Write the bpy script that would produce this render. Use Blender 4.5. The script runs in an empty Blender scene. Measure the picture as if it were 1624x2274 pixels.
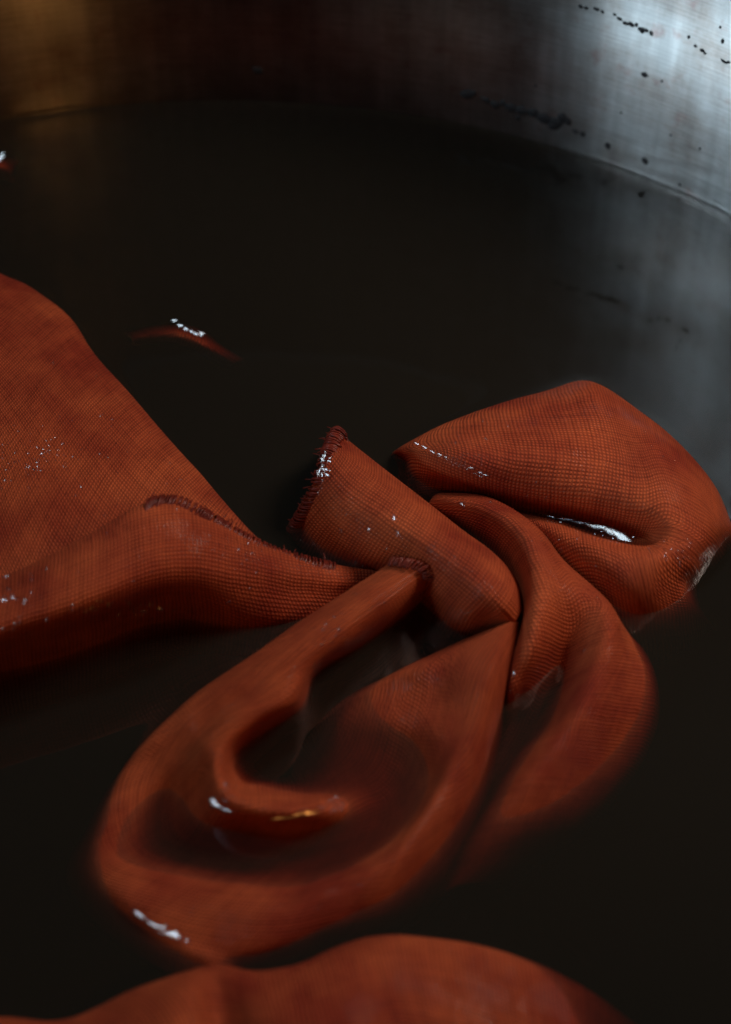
import bpy, bmesh, math, random
from mathutils import Vector, noise
from mathutils.bvhtree import BVHTree
random.seed(7)
S = bpy.context.scene
col = S.collection

# ------------------------------------------------------------------ camera
CAM_H = 0.36
PITCH = math.radians(47)
VF = math.radians(28)
cam = bpy.data.cameras.new('camera')
camo = bpy.data.objects.new('camera', cam); col.objects.link(camo)
camo.location = (0, 0, CAM_H)
camo.rotation_euler = (math.radians(90) - PITCH, 0, 0)
cam.sensor_fit = 'VERTICAL'; cam.sensor_height = 36
cam.lens = 18 / math.tan(VF / 2)
cam.clip_start = 0.01; cam.clip_end = 50
cam.dof.use_dof = True
cam.dof.focus_distance = 0.497
cam.dof.aperture_fstop = 10.0
cam.dof.aperture_blades = 9
S.camera = camo

# ------------------------------------------------------------------ world, light, exposure
W = bpy.data.worlds.new('World'); S.world = W; W.use_nodes = True
W.node_tree.nodes['Background'].inputs[0].default_value = (0.40, 0.37, 0.31, 1)
W.node_tree.nodes['Background'].inputs[1].default_value = 0.02
S.view_settings.view_transform = 'Standard'
S.view_settings.look = 'None'
S.view_settings.gamma = 1
S.view_settings.exposure = 0
S.cycles.use_denoising = True
S.cycles.max_bounces = 8
S.cycles.sample_clamp_indirect = 5
S.cycles.transparent_max_bounces = 12
S.cycles.caustics_reflective = False
S.cycles.caustics_refractive = False
POT_C = Vector((-0.04214, 0.28260, 0)); POT_R = 0.21834

def area(name, az, el, dist, sx, sy, power, color, target=(0.02, 0.32, 0.02)):
    l = bpy.data.lights.new(name, 'AREA'); l.shape = 'RECTANGLE'; l.size = sx; l.size_y = sy
    l.energy = power; l.color = color
    o = bpy.data.objects.new(name, l); col.objects.link(o)
    a, e = math.radians(az), math.radians(el); t = Vector(target)
    d = Vector((math.cos(a) * math.cos(e), math.sin(a) * math.cos(e), math.sin(e)))
    o.location = t + d * dist
    o.rotation_euler = d.to_track_quat('Z', 'Y').to_euler()
    return o
area('window_light', -151.5, 14, 1.6, 0.70, 0.30, 10.5, (0.66, 0.86, 1.0), (0.075, 0.467, 0.03))
area('glint_light', 172, 63, 1.3, 0.21, 0.21, 2.5, (0.72, 0.88, 1.0), (0.0, 0.30, 0.02))  # added lamp, not a known source; makes the wet glints
area('amber_lamp', -74.8, 32, 1.5, 0.055, 0.16, 1.0, (1.0, 0.42, 0.10), (-0.09, 0.49, 0.03))
area('key_light', 4, 57, 0.35, 0.14, 0.14, 0.92, (1.0, 0.80, 0.68), (0.08, 0.43, 0.02))  # added key lamp close over the far fold, brightening it most

# ------------------------------------------------------------------ helpers
FPX = 1137 / math.tan(VF / 2)
def at(px, py, zmm):
    """point at height zmm (mm over the dye) seen at photo pixel (1624 wide)"""
    u = (px - 812) / FPX; v = (1137 - py) / FPX
    d = Vector((u, math.cos(PITCH) + v * math.sin(PITCH), -math.sin(PITCH) + v * math.cos(PITCH)))
    t = (zmm / 1000 - CAM_H) / d.z
    return Vector((0, 0, CAM_H)) + d * t
def on_wall(px, py):
    u = (px - 812) / FPX; v = (1137 - py) / FPX
    d = Vector((u, math.cos(PITCH) + v * math.sin(PITCH), -math.sin(PITCH) + v * math.cos(PITCH)))
    o = Vector((0, 0, CAM_H)); ocx = o.x - POT_C.x; ocy = o.y - POT_C.y
    a = d.x * d.x + d.y * d.y; b = 2 * (d.x * ocx + d.y * ocy); c = ocx * ocx + ocy * ocy - POT_R ** 2
    return o + d * ((-b + math.sqrt(b * b - 4 * a * c)) / (2 * a))

def cr(P, s):
    """Catmull-Rom through list P at s in 0..len-1"""
    n = len(P) - 1
    i = min(int(s), n - 1); t = s - i
    p1, p2 = P[i], P[i + 1]
    p0 = P[i - 1] if i > 0 else p1 * 2 - p2
    p3 = P[i + 2] if i + 2 <= n else p2 * 2 - p1
    # centripetal-ish tension to avoid overshoot
    l0 = max((p1 - p0).length, 1e-6) ** .5; l1 = max((p2 - p1).length, 1e-6) ** .5; l2 = max((p3 - p2).length, 1e-6) ** .5
    m1 = ((p1 - p0) / l0 - (p2 - p0) / (l0 + l1) + (p2 - p1) / l1) * l1
    m2 = ((p2 - p1) / l1 - (p3 - p1) / (l1 + l2) + (p3 - p2) / l2) * l1
    t2 = t * t; t3 = t2 * t
    return p1 * (2*t3 - 3*t2 + 1) + m1 * (t3 - 2*t2 + t) + p2 * (-2*t3 + 3*t2) + m2 * (t3 - t2)

def loft(rows, nu=14, nv=14, wr=0.35, seed=0, uvo=(0, 0), relax=2, sc=1, zo=0):
    """rows: lists of (px,py,z); all the same length. returns grid[v][u] of points and uv lengths"""
    R = [[at(c[0], c[1], c[2] * (sc if c[2] > 0 else 1) + zo) for c in r] for r in rows]
    n = len(R[0]); assert all(len(r) == n for r in R), [len(r) for r in R]
    U = (n - 1) * nu + 1; V = (len(R) - 1) * nv + 1
    dense = [[cr(r, i / nu) for i in range(U)] for r in R]
    G = []
    for j in range(V):
        s = j / nv
        G.append([cr([dense[k][i] for k in range(len(R))], s) for i in range(U)])
    for _ in range(relax * 4):
        H = [r[:] for r in G]
        for j in range(1, V - 1):
            for i in range(1, U - 1):
                H[j][i] = G[j][i] * .5 + (G[j-1][i] + G[j+1][i] + G[j][i-1] + G[j][i+1]) * .125
        G = H
    # thread lengths measured along the cloth from its middle row and column
    mi, mj = U // 2, V // 2
    uu = [[0.0] * U for _ in range(V)]; vv = [[0.0] * U for _ in range(V)]
    for j in range(V):
        for i in range(mi + 1, U): uu[j][i] = uu[j][i-1] + (G[j][i] - G[j][i-1]).length
        for i in range(mi - 1, -1, -1): uu[j][i] = uu[j][i+1] - (G[j][i+1] - G[j][i]).length
    for i in range(U):
        for j in range(mj + 1, V): vv[j][i] = vv[j-1][i] + (G[j][i] - G[j-1][i]).length
        for j in range(mj - 1, -1, -1): vv[j][i] = vv[j+1][i] - (G[j+1][i] - G[j][i]).length
    off = Vector((seed * 3.1, seed * 1.7, seed))
    for j in range(V):
        for i in range(U):
            p = G[j][i]
            q = Vector((p.x * 110 + p.y * 40, p.y * 45 - p.x * 20, p.z * 30)) + off
            k = noise.noise(p * 45 + off) * 1.0 + noise.noise(p * 120 + off) * .4 + (.5 - abs(noise.noise(q))) * .9
            G[j][i] = p + Vector((0, -.25, 1)) * (k * wr / 1000)
    return G, uu, vv, uvo

def sheet_mesh(name, lofts, mat, parent):
    bm = bmesh.new(); uvl = bm.loops.layers.uv.new('UVMap')
    for G, uu, vv, uo in lofts:
        vs = [[bm.verts.new(p) for p in r] for r in G]
        for j in range(len(vs) - 1):
            for i in range(len(vs[0]) - 1):
                f = bm.faces.new((vs[j][i], vs[j][i+1], vs[j+1][i+1], vs[j+1][i])); f.smooth = True
                for lp, (a, b) in zip(f.loops, ((i, j), (i+1, j), (i+1, j+1), (i, j+1))):
                    lp[uvl].uv = (uu[b][a] + uo[0], vv[b][a] + uo[1])
    me = bpy.data.meshes.new(name); bm.to_mesh(me)
    BV.append(BVHTree.FromBMesh(bm)); CM.append(me); bm.free()
    o = bpy.data.objects.new(name, me); col.objects.link(o); me.materials.append(mat); o.parent = parent
    so = o.modifiers.new('thick', 'SOLIDIFY'); so.thickness = 0.0008; so.offset = 0
    return o
BV = []; CM = []

def tag(o, label=None, cat=None, group=None, kind=None):
    if label: o['label'] = label
    if cat: o['category'] = cat
    if group: o['group'] = group
    if kind: o['kind'] = kind
def empty(name, loc=(0, 0, 0)):
    o = bpy.data.objects.new(name, None); col.objects.link(o); o.empty_display_size = .02
    return o

def tube(bm, pts, rad, seg=6):
    rings = []
    for i, p in enumerate(pts):
        t = (pts[min(i+1, len(pts)-1)] - pts[max(i-1, 0)]).normalized()
        a = t.cross(Vector((.3, .2, 1))).normalized(); b = t.cross(a)
        r = rad(i / (len(pts)-1)) if callable(rad) else rad
        rings.append([bm.verts.new(p + (a * math.cos(k*2*math.pi/seg) + b * math.sin(k*2*math.pi/seg)) * r) for k in range(seg)])
    for x, y in zip(rings, rings[1:]):
        for k in range(seg):
            f = bm.faces.new((x[k], x[(k+1) % seg], y[(k+1) % seg], y[k])); f.smooth = True
    bm.faces.new(rings[0][::-1]); bm.faces.new(rings[-1])

# ------------------------------------------------------------------ materials
def newmat(name):
    m = bpy.data.materials.new(name); m.use_nodes = True
    nt = m.node_tree; nt.nodes.clear()
    return m, nt, nt.nodes, nt.links
def N(nt, t, **k):
    n = nt.nodes.new(t)
    for a, b in k.items(): setattr(n, a, b)
    return n
def M(nt, op, a, b=None, c=None):
    n = nt.nodes.new('ShaderNodeMath'); n.operation = op
    for i, x in enumerate((a, b, c)):
        if x is None: continue
        if isinstance(x, (int, float)): n.inputs[i].default_value = x
        else: nt.links.new(x, n.inputs[i])
    return n.outputs[0]

def cloth_material(name='wet_linen', period=0.00092):
    m, nt, nd, ln = newmat(name)
    out = N(nt, 'ShaderNodeOutputMaterial'); bs = N(nt, 'ShaderNodeBsdfPrincipled'); ln.new(bs.outputs[0], out.inputs[0])
    tc = N(nt, 'ShaderNodeTexCoord'); 
    # wobble the threads
    nz = N(nt, 'ShaderNodeTexNoise'); nz.inputs['Scale'].default_value = 120; nz.inputs['Detail'].default_value = 3; ln.new(tc.outputs['UV'], nz.inputs['Vector'])
    sub = N(nt, 'ShaderNodeVectorMath', operation='SUBTRACT'); ln.new(nz.outputs['Color'], sub.inputs[0]); sub.inputs[1].default_value = (.5, .5, .5)
    sc = N(nt, 'ShaderNodeVectorMath', operation='SCALE'); ln.new(sub.outputs[0], sc.inputs[0]); sc.inputs['Scale'].default_value = .0012
    ad = N(nt, 'ShaderNodeVectorMath', operation='ADD'); ln.new(tc.outputs['UV'], ad.inputs[0]); ln.new(sc.outputs[0], ad.inputs[1])
    sp = N(nt, 'ShaderNodeSeparateXYZ'); ln.new(ad.outputs[0], sp.inputs[0])
    k = 2 * math.pi / period
    su = M(nt, 'SINE', M(nt, 'MULTIPLY', sp.outputs[0], k)); sv = M(nt, 'SINE', M(nt, 'MULTIPLY', sp.outputs[1], k))
    # plain weave: raised crossings, dark pin holes
    au = M(nt, 'MULTIPLY_ADD', su, .5, .5); av = M(nt, 'MULTIPLY_ADD', sv, .5, .5)
    weave = M(nt, 'MULTIPLY', M(nt, 'POWER', au, .8), M(nt, 'POWER', av, .8))
    # thread thickness variation (slubs)
    def slub(sx, sy):
        mp = N(nt, 'ShaderNodeMapping'); ln.new(tc.outputs['UV'], mp.inputs[0]); mp.inputs['Scale'].default_value = (sx, sy, 1)
        q = N(nt, 'ShaderNodeTexNoise'); q.inputs['Scale'].default_value = 1; q.inputs['Detail'].default_value = 2; ln.new(mp.outputs[0], q.inputs[0]); return q.outputs['Fac']
    sl = M(nt, 'ADD', slub(900, 40), slub(40, 900))
    # colour
    big = N(nt, 'ShaderNodeTexNoise'); big.inputs['Scale'].default_value = 38; big.inputs['Detail'].default_value = 5; big.inputs['Roughness'].default_value = .6
    ln.new(tc.outputs['Object'], big.inputs['Vector'])
    rp = N(nt, 'ShaderNodeValToRGB'); ln.new(big.outputs['Fac'], rp.inputs[0])
    rp.color_ramp.elements[0].position = .36; rp.color_ramp.elements[0].color = (.29, .036, .017, 1)
    rp.color_ramp.elements[1].position = .63; rp.color_ramp.elements[1].color = (.54, .106, .038, 1)
    fac = M(nt, 'MULTIPLY_ADD', weave, .85, M(nt, 'MULTIPLY_ADD', sl, .55, -.13))
    rp2 = N(nt, 'ShaderNodeMix', data_type='RGBA', blend_type='MULTIPLY'); rp2.inputs[0].default_value = 1
    g = N(nt, 'ShaderNodeValToRGB'); ln.new(fac, g.inputs[0])
    g.color_ramp.elements[0].position = .25; g.color_ramp.elements[0].color = (.44, .38, .38, 1)
    g.color_ramp.elements[1].position = 1.05; g.color_ramp.elements[1].color = (1.25, 1.3, 1.2, 1)
    ln.new(rp.outputs[0], rp2.inputs[6]); ln.new(g.outputs[0], rp2.inputs[7])
    ln.new(rp2.outputs[2], bs.inputs['Base Color'])
    bs.inputs['Roughness'].default_value = .72
    bs.inputs['Specular IOR Level'].default_value = .22
    bs.inputs['Subsurface Weight'].default_value = 0.0
    bs.inputs['Sheen Weight'].default_value = 0; bs.inputs['Sheen Roughness'].default_value = .4; bs.inputs['Sheen Tint'].default_value = (1, .75, .7, 1)
    # water film
    wn = N(nt, 'ShaderNodeTexNoise'); wn.inputs['Scale'].default_value = 55; wn.inputs['Detail'].default_value = 6; wn.inputs['Roughness'].default_value = .65; ln.new(tc.outputs['Object'], wn.inputs['Vector'])
    mr = N(nt, 'ShaderNodeMapRange'); ln.new(wn.outputs['Fac'], mr.inputs[0]); mr.inputs[1].default_value = .50; mr.inputs[2].default_value = .60
    cw = M(nt, 'MULTIPLY_ADD', mr.outputs[0], .4, .02)
    ps = N(nt, 'ShaderNodeSeparateXYZ'); ln.new(N(nt, 'ShaderNodeNewGeometry').outputs['Position'], ps.inputs[0])
    dry = N(nt, 'ShaderNodeMapRange'); ln.new(ps.outputs[2], dry.inputs[0]); dry.inputs[1].default_value = -.0006; dry.inputs[2].default_value = .0004   # no surface shine under the liquid
    cw = M(nt, 'MULTIPLY', cw, dry.outputs[0])
    ln.new(M(nt, 'MULTIPLY', dry.outputs[0], .13), bs.inputs['Specular IOR Level'])
    ln.new(cw, bs.inputs['Coat Weight']); bs.inputs['Coat Roughness'].default_value = .06; bs.inputs['Coat IOR'].default_value = 1.3
    fn = N(nt, 'ShaderNodeTexNoise'); fn.inputs['Scale'].default_value = 700; fn.inputs['Detail'].default_value = 3; ln.new(tc.outputs['Object'], fn.inputs['Vector'])
    h = M(nt, 'MULTIPLY_ADD', fn.outputs['Fac'], .5, weave)
    b1 = N(nt, 'ShaderNodeBump'); b1.inputs['Strength'].default_value = .8; b1.inputs['Distance'].default_value = .00028; ln.new(h, b1.inputs['Height']); ln.new(b1.outputs[0], bs.inputs['Normal'])
    h2 = M(nt, 'MULTIPLY_ADD', fn.outputs['Fac'], 1.2, M(nt, 'MULTIPLY', weave, .5))
    b2 = N(nt, 'ShaderNodeBump'); b2.inputs['Strength'].default_value = .6; b2.inputs['Distance'].default_value = .0003; ln.new(h2, b2.inputs['Height']); ln.new(b2.outputs[0], bs.inputs['Coat Normal'])
    return m
linen = cloth_material()

def hem_material():
    m, nt, nd, ln = newmat('hem_thread')
    out = N(nt, 'ShaderNodeOutputMaterial'); bs = N(nt, 'ShaderNodeBsdfPrincipled'); ln.new(bs.outputs[0], out.inputs[0])
    tc = N(nt, 'ShaderNodeTexCoord'); q = N(nt, 'ShaderNodeTexNoise'); q.inputs['Scale'].default_value = 300; ln.new(tc.outputs['Object'], q.inputs[0])
    rp = N(nt, 'ShaderNodeValToRGB'); ln.new(q.outputs['Fac'], rp.inputs[0])
    rp.color_ramp.elements[0].position = .3; rp.color_ramp.elements[0].color = (.12, .014, .009, 1)
    rp.color_ramp.elements[1].position = .7; rp.color_ramp.elements[1].color = (.24, .034, .018, 1)
    ln.new(rp.outputs[0], bs.inputs['Base Color']); bs.inputs['Roughness'].default_value = .4
    bs.inputs['Specular IOR Level'].default_value = .25; bs.inputs['Coat Weight'].default_value = .15; bs.inputs['Coat Roughness'].default_value = .08
    return m
hem_m = hem_material()

def steel_material():
    m, nt, nd, ln = newmat('brushed_stainless_steel')
    out = N(nt, 'ShaderNodeOutputMaterial'); bs = N(nt, 'ShaderNodeBsdfPrincipled'); ln.new(bs.outputs[0], out.inputs[0])
    tc = N(nt, 'ShaderNodeTexCoord')
    # coordinates: angle * radius, height
    sp = N(nt, 'ShaderNodeSeparateXYZ'); ln.new(tc.outputs['Object'], sp.inputs[0])
    ang = M(nt, 'MULTIPLY', M(nt, 'ARCTAN2', sp.outputs[0], sp.outputs[1]), POT_R)
    cb = N(nt, 'ShaderNodeCombineXYZ'); ln.new(ang, cb.inputs[0]); ln.new(sp.outputs[2], cb.inputs[1])
    def nz(scale, sx, sy, det=3, rough=.5):
        mp = N(nt, 'ShaderNodeMapping'); ln.new(cb.outputs[0], mp.inputs[0]); mp.inputs['Scale'].default_value = (sx, sy, 1)
        q = N(nt, 'ShaderNodeTexNoise'); q.inputs['Scale'].default_value = scale; q.inputs['Detail'].default_value = det; q.inputs['Roughness'].default_value = rough
        ln.new(mp.outputs[0], q.inputs[0]); return q.outputs['Fac']
    br = nz(1, 45, 1500, 4, .7)           # horizontal brushing
    st = nz(1, 55, 55, 6, .65)           # stains
    st2 = nz(1, 130, 130, 5, .6)
    base = N(nt, 'ShaderNodeValToRGB'); ln.new(st, base.inputs[0])
    base.color_ramp.elements[0].position = .33; base.color_ramp.elements[0].color = (.19, .165, .15, 1)
    base.color_ramp.elements[1].position = .6; base.color_ramp.elements[1].color = (.28, .28, .275, 1)
    drip = nz(1, 120, 5, 3, .6)
    dr = N(nt, 'ShaderNodeMapRange'); ln.new(drip, dr.inputs[0]); dr.inputs[1].default_value = .35; dr.inputs[2].default_value = .65; dr.inputs[3].default_value = .76; dr.inputs[4].default_value = 1.08
    red = N(nt, 'ShaderNodeMapRange'); ln.new(st2, red.inputs[0]); red.inputs[1].default_value = .58; red.inputs[2].default_value = .72
    mx = N(nt, 'ShaderNodeMix', data_type='RGBA', blend_type='MIX'); ln.new(M(nt, 'MULTIPLY', red.outputs[0], .55), mx.inputs[0]); ln.new(base.outputs[0], mx.inputs[6]); mx.inputs[7].default_value = (.19, .11, .10, 1)
    bm_ = N(nt, 'ShaderNodeMix', data_type='RGBA', blend_type='MULTIPLY'); bm_.inputs[0].default_value = 1
    brr = N(nt, 'ShaderNodeMapRange'); ln.new(br, brr.inputs[0]); brr.inputs[1].default_value = .3; brr.inputs[2].default_value = .7; brr.inputs[3].default_value = .78; brr.inputs[4].default_value = 1.1
    ln.new(mx.outputs[2], bm_.inputs[6]); ln.new(M(nt, 'MULTIPLY', brr.outputs[0], dr.outputs[0]), bm_.inputs[7]); ln.new(bm_.outputs[2], bs.inputs['Base Color'])
    bs.inputs['Metallic'].default_value = 1
    ln.new(M(nt, 'MULTIPLY_ADD', st, .02, .275), bs.inputs['Roughness'])
    bs.inputs['Anisotropic'].default_value = .95
    tg = N(nt, 'ShaderNodeTangent', direction_type='RADIAL', axis='Z'); ln.new(tg.outputs[0], bs.inputs['Tangent'])
    bs.inputs['Anisotropic Rotation'].default_value = .25
    b = N(nt, 'ShaderNodeBump'); b.inputs['Strength'].default_value = .25; b.inputs['Distance'].default_value = .00006; ln.new(br, b.inputs['Height']); ln.new(b.outputs[0], bs.inputs['Normal'])
    return m
steel = steel_material()

def residue_material():
    m, nt, nd, ln = newmat('dried_dye_residue')
    out = N(nt, 'ShaderNodeOutputMaterial'); bs = N(nt, 'ShaderNodeBsdfPrincipled'); ln.new(bs.outputs[0], out.inputs[0])
    bs.inputs['Base Color'].default_value = (.012, .013, .016, 1); bs.inputs['Roughness'].default_value = .7
    return m

def dye_material():
    m, nt, nd, ln = newmat('dark_dye_liquid')
    out = N(nt, 'ShaderNodeOutputMaterial')
    tr = N(nt, 'ShaderNodeBsdfTransparent'); gl = N(nt, 'ShaderNodeBsdfGlossy'); gl.inputs['Roughness'].default_value = .03
    df = N(nt, 'ShaderNodeBsdfDiffuse'); df.inputs['Color'].default_value = (.21, .18, .135, 1)
    m0 = N(nt, 'ShaderNodeMixShader'); m0.inputs[0].default_value = .08
    ln.new(tr.outputs[0], m0.inputs[1]); ln.new(df.outputs[0], m0.inputs[2])
    fr = N(nt, 'ShaderNodeLayerWeight'); fr.inputs['Blend'].default_value = .5
    sch = M(nt, 'MULTIPLY_ADD', M(nt, 'POWER', fr.outputs['Facing'], 5.0), .88, .12)
    mx = N(nt, 'ShaderNodeMixShader'); ln.new(sch, mx.inputs[0]); ln.new(m0.outputs[0], mx.inputs[1]); ln.new(gl.outputs[0], mx.inputs[2])
    ln.new(mx.outputs[0], out.inputs['Surface'])
    tc = N(nt, 'ShaderNodeTexCoord'); mp = N(nt, 'ShaderNodeMapping'); ln.new(tc.outputs['Object'], mp.inputs[0]); mp.inputs['Scale'].default_value = (40, 14, 14)
    q = N(nt, 'ShaderNodeTexNoise'); q.inputs['Scale'].default_value = 1; q.inputs['Detail'].default_value = 2; ln.new(mp.outputs[0], q.inputs[0])
    b = N(nt, 'ShaderNodeBump'); b.inputs['Strength'].default_value = .3; b.inputs['Distance'].default_value = .001; ln.new(q.outputs['Fac'], b.inputs['Height'])
    ln.new(b.outputs[0], gl.inputs['Normal']); ln.new(b.outputs[0], fr.inputs['Normal'])
    ab = N(nt, 'ShaderNodeVolumeAbsorption'); ab.inputs['Color'].default_value = (.55, .08, .05, 1); ab.inputs['Density'].default_value = 225
    ln.new(ab.outputs[0], out.inputs['Volume'])
    return m

# ------------------------------------------------------------------ the pot
def lathe(name, prof, mat, parent=None, seg=256, loc=POT_C):
    bm = bmesh.new(); rings = []
    for r, z in prof:
        rings.append([bm.verts.new((r * math.cos(2*math.pi*k/seg), r * math.sin(2*math.pi*k/seg), z)) for k in range(seg)] if r > 0 else [bm.verts.new((0, 0, z))])
    for x, y in zip(rings, rings[1:]):
        for k in range(seg):
            q = [x[k % len(x)], x[(k+1) % len(x)], y[(k+1) % len(y)], y[k % len(y)]]
            q = list(dict.fromkeys(q)); 
            if len(q) > 2: bm.faces.new(q).smooth = True
    bmesh.ops.recalc_face_normals(bm, faces=bm.faces)
    me = bpy.data.meshes.new(name); bm.to_mesh(me); bm.free(); me.materials.append(mat)
    o = bpy.data.objects.new(name, me); col.objects.link(o)
    if parent: o.parent = parent
    else: o.location = loc
    return o
pot = empty('cooking_pot'); pot.location = POT_C
tag(pot, 'large round stainless steel pot with stained brushed inner wall, holding the dark dye bath', 'pot')
R = POT_R; TOP = .102; BOT = -.13
lathe('pot_wall', [(R - .02, BOT), (R - .006, BOT + .004), (R, BOT + .02), (R, -.01), (R, TOP - .004), (R + .0035, TOP - .004), (R + .0035, BOT + .02), (R - .004, BOT - .002), (R - .02, BOT - .005)], steel, pot)
rim_m, _nt, _nd, _ln = newmat('darkened_steel_rim')
_o = N(_nt, 'ShaderNodeOutputMaterial'); _b = N(_nt, 'ShaderNodeBsdfPrincipled'); _ln.new(_b.outputs[0], _o.inputs[0])
_b.inputs['Base Color'].default_value = (.015, .015, .015, 1); _b.inputs['Metallic'].default_value = 1; _b.inputs['Roughness'].default_value = .6  # colour darkened to near black to suppress the rim's reflection in the dye
lathe('pot_rim', [(R - .0002, TOP - .0038), (R + .0002, TOP - .001), (R + .0015, TOP + .002), (R + .004, TOP + .0035), (R + .007, TOP + .003), (R + .009, TOP + .0005), (R + .009, TOP - .003), (R + .007, TOP - .0055), (R + .0038, TOP - .0055), (R + .0036, TOP - .0038), (R - .0002, TOP - .0038)], rim_m, pot)
lathe('pot_base', [(0, BOT), (R - .0202, BOT), (R - .0202, BOT - .005), (0, BOT - .005)], steel, pot)
# dried residue marks on the wall
def blob(px, py, w, h, tilt=0, n=14):
    bm = bmesh.new(); c = on_wall(px, py) ; c.x -= POT_C.x; c.y -= POT_C.y
    a0 = math.atan2(c.y, c.x); s = .000125
    ctr = None; ring = []
    ph = random.random() * 9
    for layer, (rr, dr) in enumerate(((1, .00003), (.7, .0003))):
        rg = []
        for k in range(n):
            t = 2 * math.pi * k / n
            f = 1 + .35 * noise.noise(Vector((math.cos(t) * 1.3 + ph, math.sin(t) * 1.3, ph)))
            x = math.cos(t) * w * f * s * rr; z = math.sin(t) * h * f * s * rr
            x, z = x * math.cos(tilt) - z * math.sin(tilt), x * math.sin(tilt) + z * math.cos(tilt)
            a = a0 - x / POT_R
            q = POT_R - dr
            rg.append(bm.verts.new((q * math.cos(a), q * math.sin(a), c.z + z)))
        ring.append(rg)
    for k in range(n):
        bm.faces.new((ring[0][k], ring[0][(k+1) % n], ring[1][(k+1) % n], ring[1][k])).smooth = True
    bm.faces.new(ring[1]).smooth = True
    bmesh.ops.recalc_face_normals(bm, faces=bm.faces)
    me = bpy.data.meshes.new('dye_spot'); bm.to_mesh(me); bm.free(); me.materials.append(spot_m)
    o = bpy.data.objects.new('dye_spot', me); col.objects.link(o); o.parent = pot
spot_m = residue_material()
for px, py, w, h in ((1290,14,7,4),(1302,18,5,4),(1325,20,8,4),(1338,26,5,3),(1365,32,5,3),(1376,42,7,4),(1390,52,9,4),(1402,54,8,5),(1414,55,4,5),(1425,66,10,7),(1436,68,6,4),(1447,74,5,5),
                     (1530,82,4,4),(1545,102,5,3),(1560,112,6,4),(1566,118,4,3),(1605,92,4,6),(1608,136,9,3),(1618,138,5,3),(1432,166,8,6),(1433,358,9,7),(1350,324,8,8),(1490,300,3,3),(1600,60,3,3),(1510,410,3,4),
                     (1037,210,16,11),(1050,206,9,8),(1080,222,12,6),(1100,232,13,9),(1118,228,9,6),(1135,238,17,10),(1160,246,18,11),(1185,250,15,10),(1210,262,20,13),(1235,272,18,12),(1250,262,14,12),(1228,280,14,9),(1262,270,9,9),(1278,292,8,5),(1294,298,8,6),(1150,262,6,5),(572,156,14,9),
                     (1190,190,3,3),(1470,180,3,3),(1380,250,3,2),(1555,330,3,3)):
    blob(px, py, w * 1.0, h * 1.1, random.uniform(-.3, .1))

# ------------------------------------------------------------------ cloth folds
def hem(name, path, inward, parent, zs=1, width=.0034, pitch_mm=.85, fray=0.25):
    """overlocked edge: thread loops wrapped over the edge path; inward = unit-ish vector list into the fabric"""
    P = [at(p[0], p[1], p[2] * (zs if p[2] > 0 else 1)) for p in path]; n = len(P) - 1
    pts = [cr(P, i / 40) for i in range(n * 40 + 1)]
    L = [0.0]
    for a, b in zip(pts, pts[1:]): L.append(L[-1] + (b - a).length)
    bm = bmesh.new()
    I = [Vector(v).normalized() for v in inward]
    def samp(d):
        for i in range(len(L) - 1):
            if L[i+1] >= d: break
        t = (d - L[i]) / max(L[i+1] - L[i], 1e-9)
        s = (i + t) / 40
        return pts[i].lerp(pts[i+1], t), cr(I, min(s, n)).normalized(), (pts[i+1] - pts[i]).normalized()
    d = .0003
    while d < L[-1] - .0003:
        p, inn, tn = samp(d)
        nrm = tn.cross(inn).normalized()
        if nrm.z < 0: nrm = -nrm
        w = width * random.uniform(.85, 1.12); th = .0013; sk = tn * random.uniform(-.0004, .0007)
        loop = [p + inn * w + nrm * .0003, p + inn * (w * .6) + nrm * (th * .9) + sk * .5, p + inn * (w * .15) + nrm * th + sk, p - inn * .0007 + sk, p + inn * (w * .15) - nrm * th + sk, p + inn * (w * .6) - nrm * th]
        tube(bm, [cr(loop, k / 3) for k in range(16)], .00028 * random.uniform(.7, 1.2), 5)
        if random.random() < fray:
            e = p - inn * random.uniform(.0012, .0026) + tn * random.uniform(-.001, .001) + nrm * random.uniform(-.0004, .0008)
            tube(bm, [p, p.lerp(e, .5) + nrm * .0003, e], .00014, 4)
        d += pitch_mm / 1000 * random.uniform(.85, 1.15)
    me = bpy.data.meshes.new(name); bm.to_mesh(me); bm.free(); me.materials.append(hem_m)
    o = bpy.data.objects.new(name, me); col.objects.link(o); o.parent = parent
    return o

# -- left cloth: broad drape (A) and the hemmed fold in front of it (B)
A = [
 [(-330,520,-10),(-160,545,-10),(0,622,-10),(60,650,-10),(150,722,-10),(205,800,-10),(285,890,-10),(372,990,-10),(435,1060,-10),(485,1120,-10),(548,1188,-10),(605,1240,-10)],
 [(-330,500,4),(-160,520,4),(0,612,4),(55,636,4),(148,705,4),(203,788,4),(283,878,4),(372,982,4),(434,1050,4),(484,1110,4),(546,1178,3),(600,1232,-1)],
 [(-330,520,12),(-170,560,14),(-20,640,12),(20,670,12),(105,740,12),(165,820,13),(240,910,13),(322,1010,13),(384,1078,13),(434,1140,12),(500,1205,9),(560,1262,-2)],
 [(-350,600,22),(-230,680,22),(-80,720,20),(-30,760,20),(40,830,20),(100,900,21),(165,985,21),(240,1070,21),(305,1135,20),(365,1195,18),(430,1260,11),(480,1320,-8)],
 [(-370,760,27),(-300,830,28),(-190,880,27),(-120,930,26),(-50,980,27),(15,1035,27),(70,1100,26),(140,1170,25),(210,1230,23),(270,1290,20),(340,1350,2),(430,1430,-14)],
 [(-420,1000,24),(-360,1050,25),(-280,1100,24),(-220,1140,23),(-150,1190,22),(-90,1240,22),(-30,1300,21),(40,1360,19),(110,1400,8),(180,1440,-4),(250,1460,-14),(330,1480,-20)],
]
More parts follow.
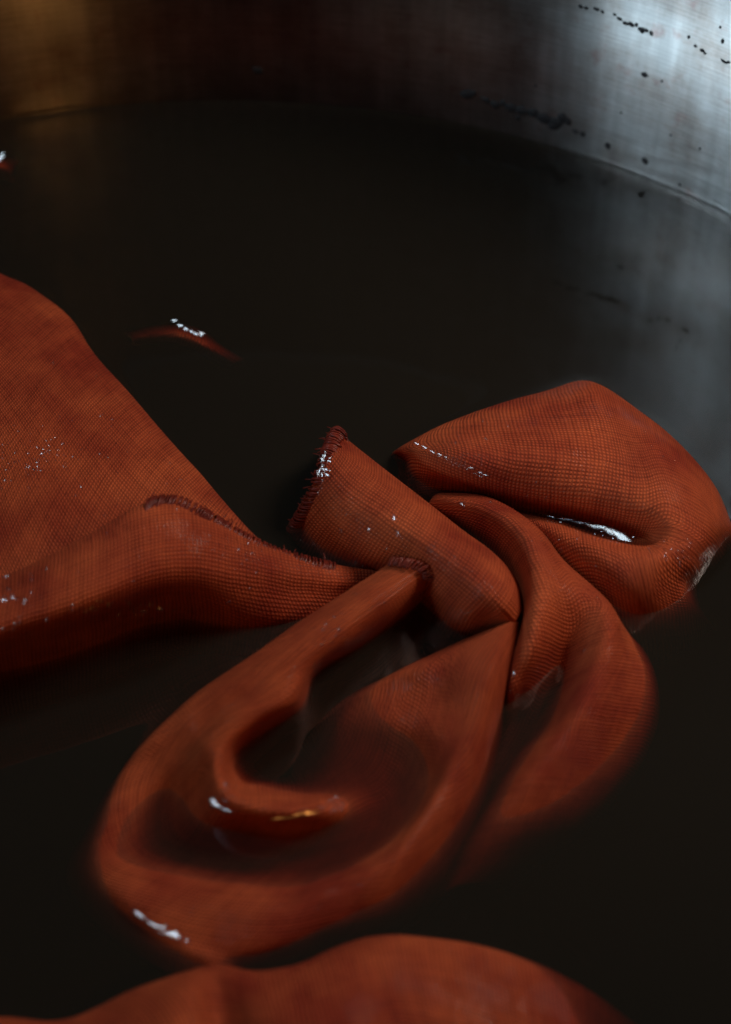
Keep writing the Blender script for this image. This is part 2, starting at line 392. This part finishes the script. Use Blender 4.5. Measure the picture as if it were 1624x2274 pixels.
B = [
 [(-420,1480,4),(-250,1420,8),(-120,1380,12),(0,1320,14),(110,1270,18),(220,1215,22),(328,1150,26),(455,1165,18),(560,1222,8),(680,1262,2),(790,1290,-4),(880,1300,-8)],
 [(-420,1440,16),(-250,1385,22),(-120,1340,25),(0,1288,28),(100,1242,30),(215,1182,32),(332,1118,34),(452,1140,27),(560,1200,17),(680,1243,10),(790,1265,4),(880,1272,-2)],
 [(-420,1480,24),(-250,1430,27),(-120,1390,30),(0,1335,32),(105,1290,34),(220,1238,35),(335,1180,35),(445,1190,29),(545,1240,20),(660,1275,12),(770,1292,5),(870,1295,-3)],
 [(-420,1540,25),(-250,1490,28),(-120,1450,30),(0,1400,31),(110,1362,32),(225,1320,32),(330,1280,30),(430,1270,25),(530,1290,17),(640,1310,9),(750,1315,3),(850,1315,-5)],
 [(-420,1570,12),(-250,1530,13),(-120,1490,13),(0,1452,12),(115,1425,13),(230,1385,13),(330,1350,12),(420,1345,9),(510,1365,6),(620,1375,2),(730,1372,-3),(830,1365,-9)],
 [(-420,1610,-3),(-250,1580,-3),(-120,1545,-3),(0,1510,-4),(115,1480,-4),(230,1440,-4),(330,1400,-4),(410,1392,-5),(490,1405,-5),(600,1415,-6),(710,1405,-9),(810,1390,-13)],
 [(-420,1690,-18),(-250,1660,-18),(-120,1620,-18),(0,1590,-18),(115,1560,-18),(230,1520,-18),(330,1475,-18),(400,1455,-18),(480,1450,-18),(590,1455,-18),(700,1440,-18),(800,1380,-18)],
]
left = empty('dyed_cloth')
tag(left, 'rust orange cloth along the left edge of the pot, broad smooth fold behind hemmed fold', 'cloth')
sheet_mesh('fabric', [loft(A, 14, 18, seed=1, sc=.56), loft(B, 14, 14, seed=2, sc=.74, uvo=(.31, .17))], linen, left)
hem('serged_hem', [(322,1124,34),(345,1108,34),(395,1108,31),(452,1134,28),(505,1166,22.5),(560,1197,17.5),(620,1224,13),(690,1243,10),(740,1255,7)],
    [(.1,-1,.1),(-.1,-1,.1),(-.3,-1,0),(-.35,-1,0),(-.35,-1,-.05),(-.3,-1,-.05),(-.2,-1,-.1),(-.1,-1,-.1),(-.1,-1,-.1)], left, zs=.74, width=.0045, pitch_mm=.5, fray=.1)

# -- main cloth: hemmed corner flap (C), ridge fold (D), rounded far lobe (E), swirl (S), near fold (K)
Cf = [
 [(747,975,4),(808,1022,-6),(888,1085,-6),(968,1148,-6),(1038,1205,-6),(1102,1256,-6),(1152,1312,-6),(1168,1372,-6)],
 [(745,960,14),(803,1008,9),(882,1068,9),(962,1130,9),(1032,1186,9),(1097,1235,9),(1146,1292,6),(1162,1350,0)],
 [(735,990,16),(790,1040,17),(878,1105,19),(952,1165,20),(1030,1222,21),(1097,1272,20),(1132,1320,17),(1153,1362,10)],
 [(716,1030,15.5),(768,1090,17),(855,1150,19),(935,1205,20),(1010,1258,20),(1072,1308,21),(1112,1350,17),(1142,1382,10)],
 [(698,1075,12),(745,1140,12.5),(825,1200,13),(905,1240,13),(985,1300,14),(1050,1352,15),(1090,1380,9),(1130,1402,4)],
 [(672,1125,6),(715,1190,4),(795,1240,4),(880,1272,4),(960,1335,5),(1020,1385,5),(1065,1405,0),(1112,1430,-8)],
 [(640,1180,-7),(690,1235,-8),(770,1275,-9),(860,1305,-9),(945,1370,-9),(1000,1415,-9),(1050,1430,-11),(1105,1450,-14)],
]
Df = [
 [(945,1130,-4),(953,1118,3.0),(963,1106,4.5),(975,1100,3.0),(985,1100,0),(990,1106,-7)],
 [(1040,1192,-6),(1048,1160,4.5),(1058,1125,9.0),(1068,1106,6.8),(1082,1106,2.2),(1088,1118,-8)],
 [(1118,1262,-4),(1128,1218,6.8),(1150,1178,12.8),(1165,1158,11.2),(1190,1172,4.5),(1196,1186,-6)],
 [(1148,1320,0),(1160,1285,8.2),(1187,1248,15.0),(1215,1235,13.5),(1248,1246,6.0),(1252,1262,-6)],
 [(1152,1385,0),(1166,1348,8.2),(1197,1325,15.0),(1250,1310,13.5),(1308,1302,7.5),(1314,1318,-5)],
 [(1146,1440,0),(1160,1408,8),(1190,1392,13),(1268,1390,7),(1345,1352,11),(1378,1386,2)],
 [(1130,1490,-3),(1145,1468,7),(1178,1455,10),(1245,1470,0),(1350,1425,12),(1402,1432,1)],
 [(1122,1548,-6),(1136,1530,4),(1165,1518,3),(1215,1545,-5),(1328,1490,11),(1430,1500,0)],
 [(1110,1630,-12),(1128,1610,-8),(1150,1600,-8),(1180,1622,-8),(1290,1580,9),(1434,1580,-2)],
 [(1070,1720,-14),(1090,1720,-10),(1110,1715,-9),(1120,1715,-8),(1230,1670,6),(1402,1668,-4)],
 [(1020,1810,-14),(1040,1810,-12),(1060,1810,-10),(1060,1815,-9),(1165,1755,3),(1345,1750,-5)],
 [(970,1900,-15),(990,1900,-13),(1005,1895,-12),(1010,1890,-10),(1105,1835,-1),(1270,1830,-7)],
 [(930,1980,-16),(950,1980,-15),(965,1975,-14),(975,1960,-12),(1060,1905,-5),(1180,1895,-11)],
 [(890,2050,-18),(910,2050,-17),(930,2045,-16),(940,2020,-15),(1010,1970,-8),(1100,1960,-14)],
]
for r in Df:      # tuck under beyond the outer outline
    pass
Df = [r + ([(r[-1][0] + 2, r[-1][1] + 14, -9)] if i < 6 else [(r[-1][0] + 26, r[-1][1] + 14, r[-1][2] - 9)]) for i, r in enumerate(Df)]
Ef = [
 [(872,1018,-9),(884,1012,-8),(982,962,-8),(1122,912,-8),(1222,884,-8),(1312,864,-8),(1424,932,-8),(1506,1000,-8),(1588,1096,-8),(1624,1186,-8),(1638,1235,-10)],
 [(872,1012,-5),(885,1000,2),(980,948,4),(1120,897,5),(1222,869,5),(1305,848,6),(1420,917,6),(1502,985,5),(1582,1078,4),(1618,1165,2),(1626,1215,-6)],
 [(880,1012,-4),(905,998,8),(985,968,13),(1128,935,16),(1236,912,17),(1325,898,20),(1410,955,21),(1480,1012,20),(1548,1088,16),(1592,1165,9),(1612,1225,-7)],
 [(900,1030,-5),(925,1015,10),(1010,1012,19),(1130,1020,21),(1245,1010,22),(1355,1010,21),(1430,1060,20),(1492,1100,19),(1545,1140,16),(1578,1180,11),(1600,1240,-8)],
 [(905,1055,-6),(935,1040,8),(1030,1058,14),(1130,1085,12),(1240,1100,13),(1345,1110,15),(1430,1135,16),(1492,1155,17),(1535,1180,15),(1562,1205,11),(1585,1255,-9)],
 [(920,1085,-10),(945,1075,0),(1050,1098,1),(1140,1130,-2),(1235,1150,-2.5),(1330,1182,-2.5),(1425,1200,1),(1485,1200,14),(1522,1215,14),(1545,1230,10),(1570,1268,-10)],
 [(925,1100,-12),(950,1100,-4),(1060,1122,-4),(1150,1150,2),(1235,1180,9),(1325,1215,13),(1410,1236,15),(1468,1240,15),(1505,1245,12),(1530,1255,9),(1555,1285,-11)],
 [(930,1115,-16),(955,1115,-8),(1070,1140,-8),(1175,1185,-2),(1262,1240,6),(1340,1280,9),(1405,1300,10),(1452,1300,9),(1490,1292,7),(1512,1290,4),(1545,1305,-12)],
 [(935,1130,-20),(960,1130,-14),(1080,1170,-14),(1200,1230,-12),(1290,1324,-6),(1355,1369,-5),(1415,1389,-4),(1466,1376,-3),(1502,1359,-3),(1526,1339,-3),(1551,1349,-14)],
 [(940,1150,-24),(965,1150,-20),(1090,1200,-20),(1220,1270,-20),(1300,1400,-20),(1365,1450,-20),(1425,1470,-20),(1510,1450,-20),(1550,1420,-20),(1570,1395,-20),(1590,1400,-22)],
]
# swirl: stations go round the bowl; each is inner slit -> lip -> valley -> rim -> outer limb -> tucked under
Sf = [
 [(965,1300,-8),(968,1290,6),(955,1272,12),(940,1264,14),(915,1254,14),(890,1250,12),(868,1256,8),(864,1268,-2),(866,1280,-12)],
 [(900,1385,-14),(892,1362,4),(878,1338,12),(860,1322,15),(835,1308,15),(805,1305,12),(768,1320,8),(766,1334,-4),(768,1346,-14)],
 [(800,1455,-14),(798,1432,3),(775,1412,12),(755,1398,15),(725,1388,15),(690,1382,13),(642,1400,8),(640,1414,-4),(642,1426,-14)],
 [(700,1520,-14),(694,1494,4),(680,1478,13),(660,1470,15),(630,1464,15),(592,1462,13),(547,1470,8),(544,1484,-4),(546,1496,-14)],
 [(680,1590,-14),(662,1570,4),(640,1552,13),(600,1545,14),(550,1542,13),(490,1542,12),(437,1544,7),(432,1558,-4),(434,1570,-14)],
 [(600,1660,-14),(584,1618,4),(555,1602,13),(515,1600,14),(460,1608,11),(400,1614,9),(347,1628,6),(342,1642,-3),(338,1656,-13)],
 [(560,1700,-14),(518,1668,4),(490,1660,13),(455,1672,12),(400,1692,6),(340,1702,4),(285,1705,3),(274,1716,-4),(262,1726,-14)],
 [(570,1715,-14),(510,1715,4),(482,1728,12),(440,1760,5),(370,1795,-2),(290,1812,1),(236,1815,1),(218,1825,-4),(200,1835,-14)],
 [(590,1730,-14),(530,1742,3),(508,1775,11),(460,1830,1),(380,1865,-4),(270,1905,1),(215,1915,1),(185,1928,-5),(150,1945,-15)],
 [(605,1735,-12),(585,1752,2),(580,1800,10),(540,1850,0),(480,1895,-4.5),(370,1960,3),(280,2010,3),(255,2030,-4),(225,2060,-14)],
 [(620,1735,-11),(640,1760,1),(650,1805,9),(630,1860,0),(600,1915,-4.5),(520,2010,5),(450,2095,3),(462,2140,2),(475,2195,-4)],
 [(640,1730,-10),(690,1760,0),(725,1798,6),(725,1860,-2),(700,1915,-4.5),(640,2015,5),(585,2110,2),(580,2140,-4),(580,2175,-14)],
 [(650,1715,-9),(730,1735,-3),(790,1780,0),(815,1830,-4),(805,1885,-4.5),(750,1975,5),(725,2060,1),(725,2100,-5),(728,2140,-15)],
 [(650,1700,-10),(750,1700,-4),(830,1735,-3.5),(870,1785,-4),(885,1840,-2),(865,1920,6),(880,1985,1),(895,2020,-5),(910,2060,-15)],
 [(665,1668,-10),(765,1652,-3.5),(850,1670,-2.5),(910,1705,-2),(950,1755,1),(955,1810,7),(985,1860,2),(1005,1890,-4),(1030,1930,-14)],
 [(700,1620,-8),(790,1600,-1),(870,1600,2),(940,1618,4),(1000,1650,7),(1025,1690,8),(1050,1735,4),(1068,1755,-3),(1090,1790,-14)],
 [(760,1562,-4),(840,1535,2),(910,1530,4),(965,1545,6),(1020,1570,9),(1060,1590,10),(1090,1610,6),(1102,1625,-2),(1115,1650,-12)],
 [(850,1512,-5),(895,1492,4),(945,1485,7),(990,1482,9),(1040,1485,12),(1085,1490,13),(1120,1500,8),(1132,1512,-2),(1142,1530,-12)],
 [(960,1465,-5),(985,1445,4),(1020,1438,8),(1050,1432,11),(1080,1425,13),(1110,1420,13),(1142,1425,8),(1154,1436,-2),(1162,1450,-12)],
 [(1050,1428,-6),(1070,1410,4),(1088,1402,8),(1105,1396,10),(1120,1390,11),(1136,1384,11),(1152,1380,7),(1162,1386,-2),(1168,1398,-12)],
]
Kf = [
 [(-350,2330,-10),(-150,2320,-10),(0,2290,-10),(140,2300,-10),(300,2228,-10),(410,2190,-10),(480,2172,-6),(560,2185,-10),(660,2172,-10),(745,2130,-10),(835,2102,-10),(965,2108,-10),(1085,2132,-10),(1190,2172,-12),(1310,2235,-14),(1420,2310,-16)],
 [(-350,2300,1.2),(-150,2290,1.9),(0,2262,2.5),(140,2272,3.1),(300,2202,5.6),(410,2165,7.4),(478,2148,8.1),(560,2162,7.4),(660,2148,7.4),(745,2110,6.2),(835,2084,4.3),(965,2088,3.1),(1085,2110,1.9),(1190,2146,0),(1310,2205,-4),(1420,2285,-10)],
 [(-350,2340,6.2),(-150,2330,6.2),(0,2305,6.2),(140,2310,7.4),(300,2245,11.2),(410,2200,13.6),(482,2190,9.3),(570,2205,13.6),(670,2190,14.9),(760,2150,13.6),(850,2125,10.5),(970,2130,8.1),(1085,2155,5.6),(1180,2195,3.1),(1290,2255,0),(1390,2330,-7)],
 [(-350,2420,9.9),(-150,2410,9.9),(0,2380,9.9),(140,2375,11.2),(300,2320,15.5),(410,2290,16.7),(492,2280,10.5),(590,2290,17.4),(690,2280,19.2),(785,2240,17.4),(870,2215,13.6),(975,2225,10.5),(1080,2250,7.4),(1160,2290,5.0),(1260,2340,1.9),(1350,2400,-5)],
 [(-350,2560,9.9),(-150,2560,9.9),(0,2520,11.2),(140,2510,12.4),(300,2460,16.1),(410,2430,17.4),(505,2420,11.2),(620,2430,17.4),(720,2420,19.2),(810,2390,17.4),(890,2370,14.3),(980,2380,10.5),(1070,2400,7.4),(1140,2430,5.0),(1220,2470,1.9),(1300,2510,-5)],
]
main = empty('dyed_cloth')
tag(main, 'wet rust orange cloth twisted into swirling folds, with a frayed corner standing up', 'cloth')
sheet_mesh('fabric', [loft(Cf, 14, 14, seed=3, sc=.85, uvo=(.13, .41)), loft(Df, 14, 12, seed=4, uvo=(.5, .2)), loft(Ef, 14, 12, seed=5, sc=.75, uvo=(.7, .6)),
                      loft(Sf, 14, 10, seed=6, wr=.6, zo=-1.6, uvo=(1.1, .3)), loft(Kf, 10, 14, seed=7, wr=.7, zo=-1.2, uvo=(1.6, .1))], linen, main)
hem('serged_hem', [(752,968,12),(742,958,14.5),(722,998,16),(708,1040,15),(694,1082,12),(668,1130,6),(644,1172,-2)],
    [(.6,-1,-.1),(.9,-.5,.1),(1,-.35,.1),(1,-.35,.1),(1,-.4,.15),(1,-.4,.2),(1,-.4,.2)], main, zs=.85, width=.0034, pitch_mm=.7, fray=.3)
hem('serged_hem', [(880,1246,14),(925,1254,18.5),(958,1266,17.5),(975,1288,12),(978,1302,5)],
    [(-.6,-.7,.2),(-.6,-.6,.2),(-.8,-.6,.1),(-1,-.3,.2),(-1,-.2,.3)], main, zs=.72, width=.003, pitch_mm=.7, fray=.2)

# water clinging to the weave: added glint patches seated on the cloth, tilted to mirror a lamp
def water_material():
    m, nt, nd, ln = newmat('glint_water')
    out = N(nt, 'ShaderNodeOutputMaterial'); tr = N(nt, 'ShaderNodeBsdfTransparent'); gl = N(nt, 'ShaderNodeBsdfGlossy'); gl.inputs['Roughness'].default_value = .13
    tr.inputs['Color'].default_value = (.93, .88, .86, 1)
    fr = N(nt, 'ShaderNodeLayerWeight'); fr.inputs['Blend'].default_value = .5
    sch = M(nt, 'MULTIPLY_ADD', M(nt, 'POWER', fr.outputs['Facing'], 5.0), .93, .07)
    mx = N(nt, 'ShaderNodeMixShader'); ln.new(sch, mx.inputs[0]); ln.new(tr.outputs[0], mx.inputs[1]); ln.new(gl.outputs[0], mx.inputs[2]); ln.new(mx.outputs[0], out.inputs[0])
    return m
water_m = water_material()
def seat(px, py):
    o = Vector((0, 0, CAM_H)); d = (at(px, py, 0) - o).normalized(); best = None
    for t in BV:
        h = t.ray_cast(o, d)
        if h[0] is not None and (best is None or h[3] < best[3]): best = h
    if best is None or best[0].z < (-.02 if py < 800 else -.006 if (1195 < px < 1440 and 1140 < py < 1222) else .0005): return None
    n = best[1] if best[1].dot(d) < 0 else -best[1]
    q = best[0] + n * .0004
    if q.z < .001: q.z = .001   # added glint patches held just above the dye, in fold pool and at peaks
    return q, n
GLINT = bpy.data.objects['glint_light'].location; AMB = bpy.data.objects['amber_lamp'].location
def bead(bm, px, py, L, Wd, ang, tip=.9, ht=.08):
    h = seat(px, py)
    if not h: return
    p, n = h
    amb = L < 0; L = abs(L)
    li = (AMB if amb else GLINT) - p; hv = (li.normalized() + (Vector((0, 0, CAM_H)) - p).normalized()).normalized()
    n = n.lerp(hv, tip).normalized(); p = p + n * (.0016 if 700 < px < 752 and py < 1062 else .0002)  # normal turned so the patch mirrors its lamp to the camera
    q = seat(px + math.cos(ang) * 6, py + math.sin(ang) * 6)
    if not q: return
    t = (q[0] - p); t = (t - n * t.dot(n)).normalized(); b = n.cross(t)
    ph = random.random() * 50; k = 10; top = None; prev = None
    for ring in range(4):
        e = ring / 4 * math.pi / 2
        rg = []
        for i in range(k):
            a = 2 * math.pi * i / k; f = 1 + .35 * noise.noise(Vector((math.cos(a), math.sin(a), ph)))
            rg.append(bm.verts.new(p + (t * math.cos(a) * L * f + b * math.sin(a) * Wd * f) * math.cos(e) * .5 + n * (min(Wd, .0016) * ht * math.sin(e) )))
        if prev:
            for i in range(k): bm.faces.new((prev[i], prev[(i+1) % k], rg[(i+1) % k], rg[i])).smooth = True
        prev = rg
    c = bm.verts.new(p + n * min(Wd, .0016) * ht)
    for i in range(k): bm.faces.new((prev[i], prev[(i+1) % k], c)).smooth = True
def beads(parent, spots, clouds):
    bm = bmesh.new()
    for s_ in spots: bead(bm, *s_)
    for (cx, cy, rx, ry, n, smin, smax) in clouds:
        for _ in range(n):
            x, y = random.gauss(cx, rx), random.gauss(cy, ry); w = random.uniform(smin, smax) * 1.8
            bead(bm, x, y, w * random.uniform(1, 2.2), w, random.uniform(-.6, 2.2), random.uniform(.85, 1.05))
    me = bpy.data.meshes.new('water_glints'); bm.to_mesh(me); bm.free(); me.materials.append(water_m)
    o = bpy.data.objects.new('water_glints', me); col.objects.link(o); o.parent = parent; o['kind'] = 'stuff'
beads(left, [(x, 1348 + random.gauss(0, 12), -random.uniform(.0015, .0032), random.uniform(.001, .0020), random.uniform(0, 1.5)) for x in [150, 175, 190, 205, 220, 228, 240, 262, 285, 300, 313, 318, 352, 385, 415, 420, 200, 212, 330]], [(50, 1030, 60, 36, 520, .0003, .0007), (150, 960, 110, 60, 220, .0002, .0006), (420, 1050, 50, 50, 90, .0002, .0005), (25, 1345, 28, 30, 90, .0003, .0009), (120, 1300, 70, 50, 120, .0002, .0006),
                 (300, 1348, 100, 14, 70, .0003, .0009), (545, 1245, 18, 30, 80, .0002, .0006), (200, 1110, 160, 60, 110, .0002, .0006), (560, 1200, 60, 16, 60, .0003, .0006)])
ln_ = [(932, 990), (950, 998), (968, 1008), (985, 1014), (1002, 1021), (1020, 1030), (1040, 1037), (1060, 1048), (1072, 1053)]
sp = [(x, y, .0044, .0010 if i < 6 else .0015, .42) for i, (x, y) in enumerate(ln_)]
sp += [(1318, 1410, .0034, .0010, 1.9), (1310, 1428, .0034, .0012, 1.9), (1302, 1444, .0034, .0015, 1.9), (490, 1788, .007, .003, .5), (508, 1798, .004, .002, .3), (640, 1812, -.010, .0022, -.2), (675, 1806, -.010, .0022, -.2), (698, 1798, -.003, .002, 0),
       (318, 2030, .006, .0028, .6), (345, 2050, .007, .003, .6), (372, 2068, .008, .003, .5), (398, 2084, .006, .0028, .5), (1032, 1122, .0034, .0018, .5), (1024, 1118, .001, .001, .5), (878, 1160, .005, .002, 1.4), (884, 1178, .004, .0018, 1.3), (893, 1188, .003, .0014, 1),
       (905, 1180, .002, .0008, 1.2), (822, 1172, .003, .0014, 1.8), (762, 1178, .003, .0016, .3), (764, 1150, .001, .0006, .3), (780, 1095, .0016, .0006, .2), (796, 1103, .0012, .0005, .3), (745, 1066, .0012, .0005, -1), (1145, 1490, .004, .0016, 1.9), (1215, 1153, .006, .0016, .3, .62), (1245, 1160, .009, .003, .3, .62), (1280, 1168, .010, .004, .35, .62), (1315, 1178, .010, .004, .35, .62), (1350, 1190, .009, .0035, .35, .62), (1385, 1202, .008, .003, .3, .62), (1137, 1515, -.005, .0016, 1.7),
       (948, 1522, .001, .001, 0), (1030, 1235, .0006, .0006, 0), (718, 1010, .004, .0014, 1.8), (712, 1030, .005, .0018, 1.8), (706, 1048, .003, .0015, 1.8), (724, 1022, .003, .0006, 2.0), (960, 1278, .002, .001, 1.2)]
beads(main, sp, [(870, 1150, 70, 40, 130, .0002, .0006), (780, 1100, 40, 40, 80, .0002, .0005), (1200, 1060, 90, 60, 130, .0002, .0005), (1490, 1225, 60, 18, 260, .0002, .0006), (1250, 1200, 70, 14, 160, .0002, .0005), (735, 1415, 22, 22, 90, .0003, .0007),
                 (870, 1330, 30, 25, 60, .0002, .0005), (1050, 960, 60, 20, 60, .0002, .0006), (1400, 1310, 60, 25, 80, .0002, .0005), (500, 1760, 14, 30, 50, .0003, .0007), (740, 1790, 20, 12, 60, .0003, .0008), (715, 1030, 10, 30, 60, .0003, .0008), (1470, 1000, 50, 50, 120, .0002, .0005)])

# -- submerged peaks of cloth that just break the surface
def peak(name, pts, label, glint=None):
    pts = [[(x, y, z - 4.2 if z < .9 else z - 1.9) for x, y, z in r] for r in pts]
    o = sheet_mesh(name, [loft(pts, 8, 8, seed=random.randint(1, 50))], linen, None)
    tag(o, label, 'cloth')
    if glint: beads(o, glint, [])
peak('submerged_cloth', [
 [(280,742,-9),(340,728,-8),(400,724,-8),(450,738,-8),(490,770,-9),(540,800,-12)],
 [(290,748,-4),(345,738,-1.5),(402,736,.2),(452,752,.2),(488,778,-1),(530,802,-5)],
 [(295,754,-3),(348,746,-.6),(402,748,1.0),(448,764,1.0),(482,786,-1.2),(520,806,-5)],
 [(295,764,-7),(345,758,-5),(395,762,-4),(440,778,-4),(470,796,-6),(510,815,-9)]], 'small peak of sunken cloth breaking the dark dye in open middle', [(x, y, .003, .002, .3) for x, y in ((392, 757), (404, 757), (416, 759), (428, 763), (438, 766), (448, 771), (452, 775))])
peak('submerged_cloth', [
 [(-120,330,-9),(-60,340,-8),(0,346,-8),(40,360,-10)],
 [(-120,345,-2),(-60,352,1),(0,358,.6),(30,372,-3)],
 [(-120,360,-1),(-60,366,2),(0,370,1),(25,382,-3)],
 [(-120,390,-7),(-60,392,-6),(0,392,-6),(30,400,-8)]], 'small dark peak of sunken cloth at left edge beneath the amber reflection', [(4, 368, .005, .003, .3)])

# ------------------------------------------------------------------ the dye bath (with menisci against cloth and wall)
def contact_tree():
    from mathutils.kdtree import KDTree
    pts = []
    for me in CM:
        for f in me.polygons:
            cs = [me.vertices[i].co for i in f.vertices]; x = []
            for a, b in zip(cs, cs[1:] + cs[:1]):
                if (a.z > 0) != (b.z > 0): x.append(a.lerp(b, a.z / (a.z - b.z)))
            if len(x) >= 2:
                n = max(2, int((x[1] - x[0]).length / .00015))
                pts += [x[0].lerp(x[1], k / n) for k in range(n + 1)]
    kd = KDTree(len(pts))
    for i, p in enumerate(pts): kd.insert(p, i)
    kd.balance(); return kd
def dye_bath():
    kd = contact_tree()
    bm = bmesh.new(); RW = POT_R - .0002
    NR, NA = 320, 1100
    rs = [RW * (k / NR) ** .9 for k in range(1, NR + 1)]
    rs = rs[:-1] + [RW - .0022, RW - .0012, RW - .0005, RW]
    rs = sorted(r for r in rs if r <= RW)
    top = [[bm.verts.new((0, 0, 0))]]
    for r in rs:
        ring = []
        for k in range(NA):
            a = 2 * math.pi * k / NA
            x, y = r * math.cos(a), r * math.sin(a); z = .0008 * math.exp(-(RW - r) / .0011)
            P = Vector((x + POT_C.x, y + POT_C.y, 0))
            dm = kd.find(P)[2]
            if dm < .02: z += .0004 * math.exp(-(dm + .0006) / .0022)
            ring.append(bm.verts.new((x, y, z)))
        top.append(ring)
    for k in range(NA): bm.faces.new((top[0][0], top[1][k], top[1][(k+1) % NA])).smooth = True
    for x, y in zip(top[1:], top[2:]):
        for k in range(NA): bm.faces.new((x[k], y[k], y[(k+1) % NA], x[(k+1) % NA])).smooth = True
    low = [bm.verts.new((v.co.x * .9, v.co.y * .9, BOT + .003)) for v in top[-1]]
    for k in range(NA): bm.faces.new((top[-1][k], low[k], low[(k+1) % NA], top[-1][(k+1) % NA]))
    bm.faces.new(low[::-1])
    me = bpy.data.meshes.new('dye_water'); bm.to_mesh(me); bm.free(); me.materials.append(dye_material())
    o = bpy.data.objects.new('dye_water', me); col.objects.link(o); o.location = POT_C
    tag(o, kind='structure')
dye_bath()
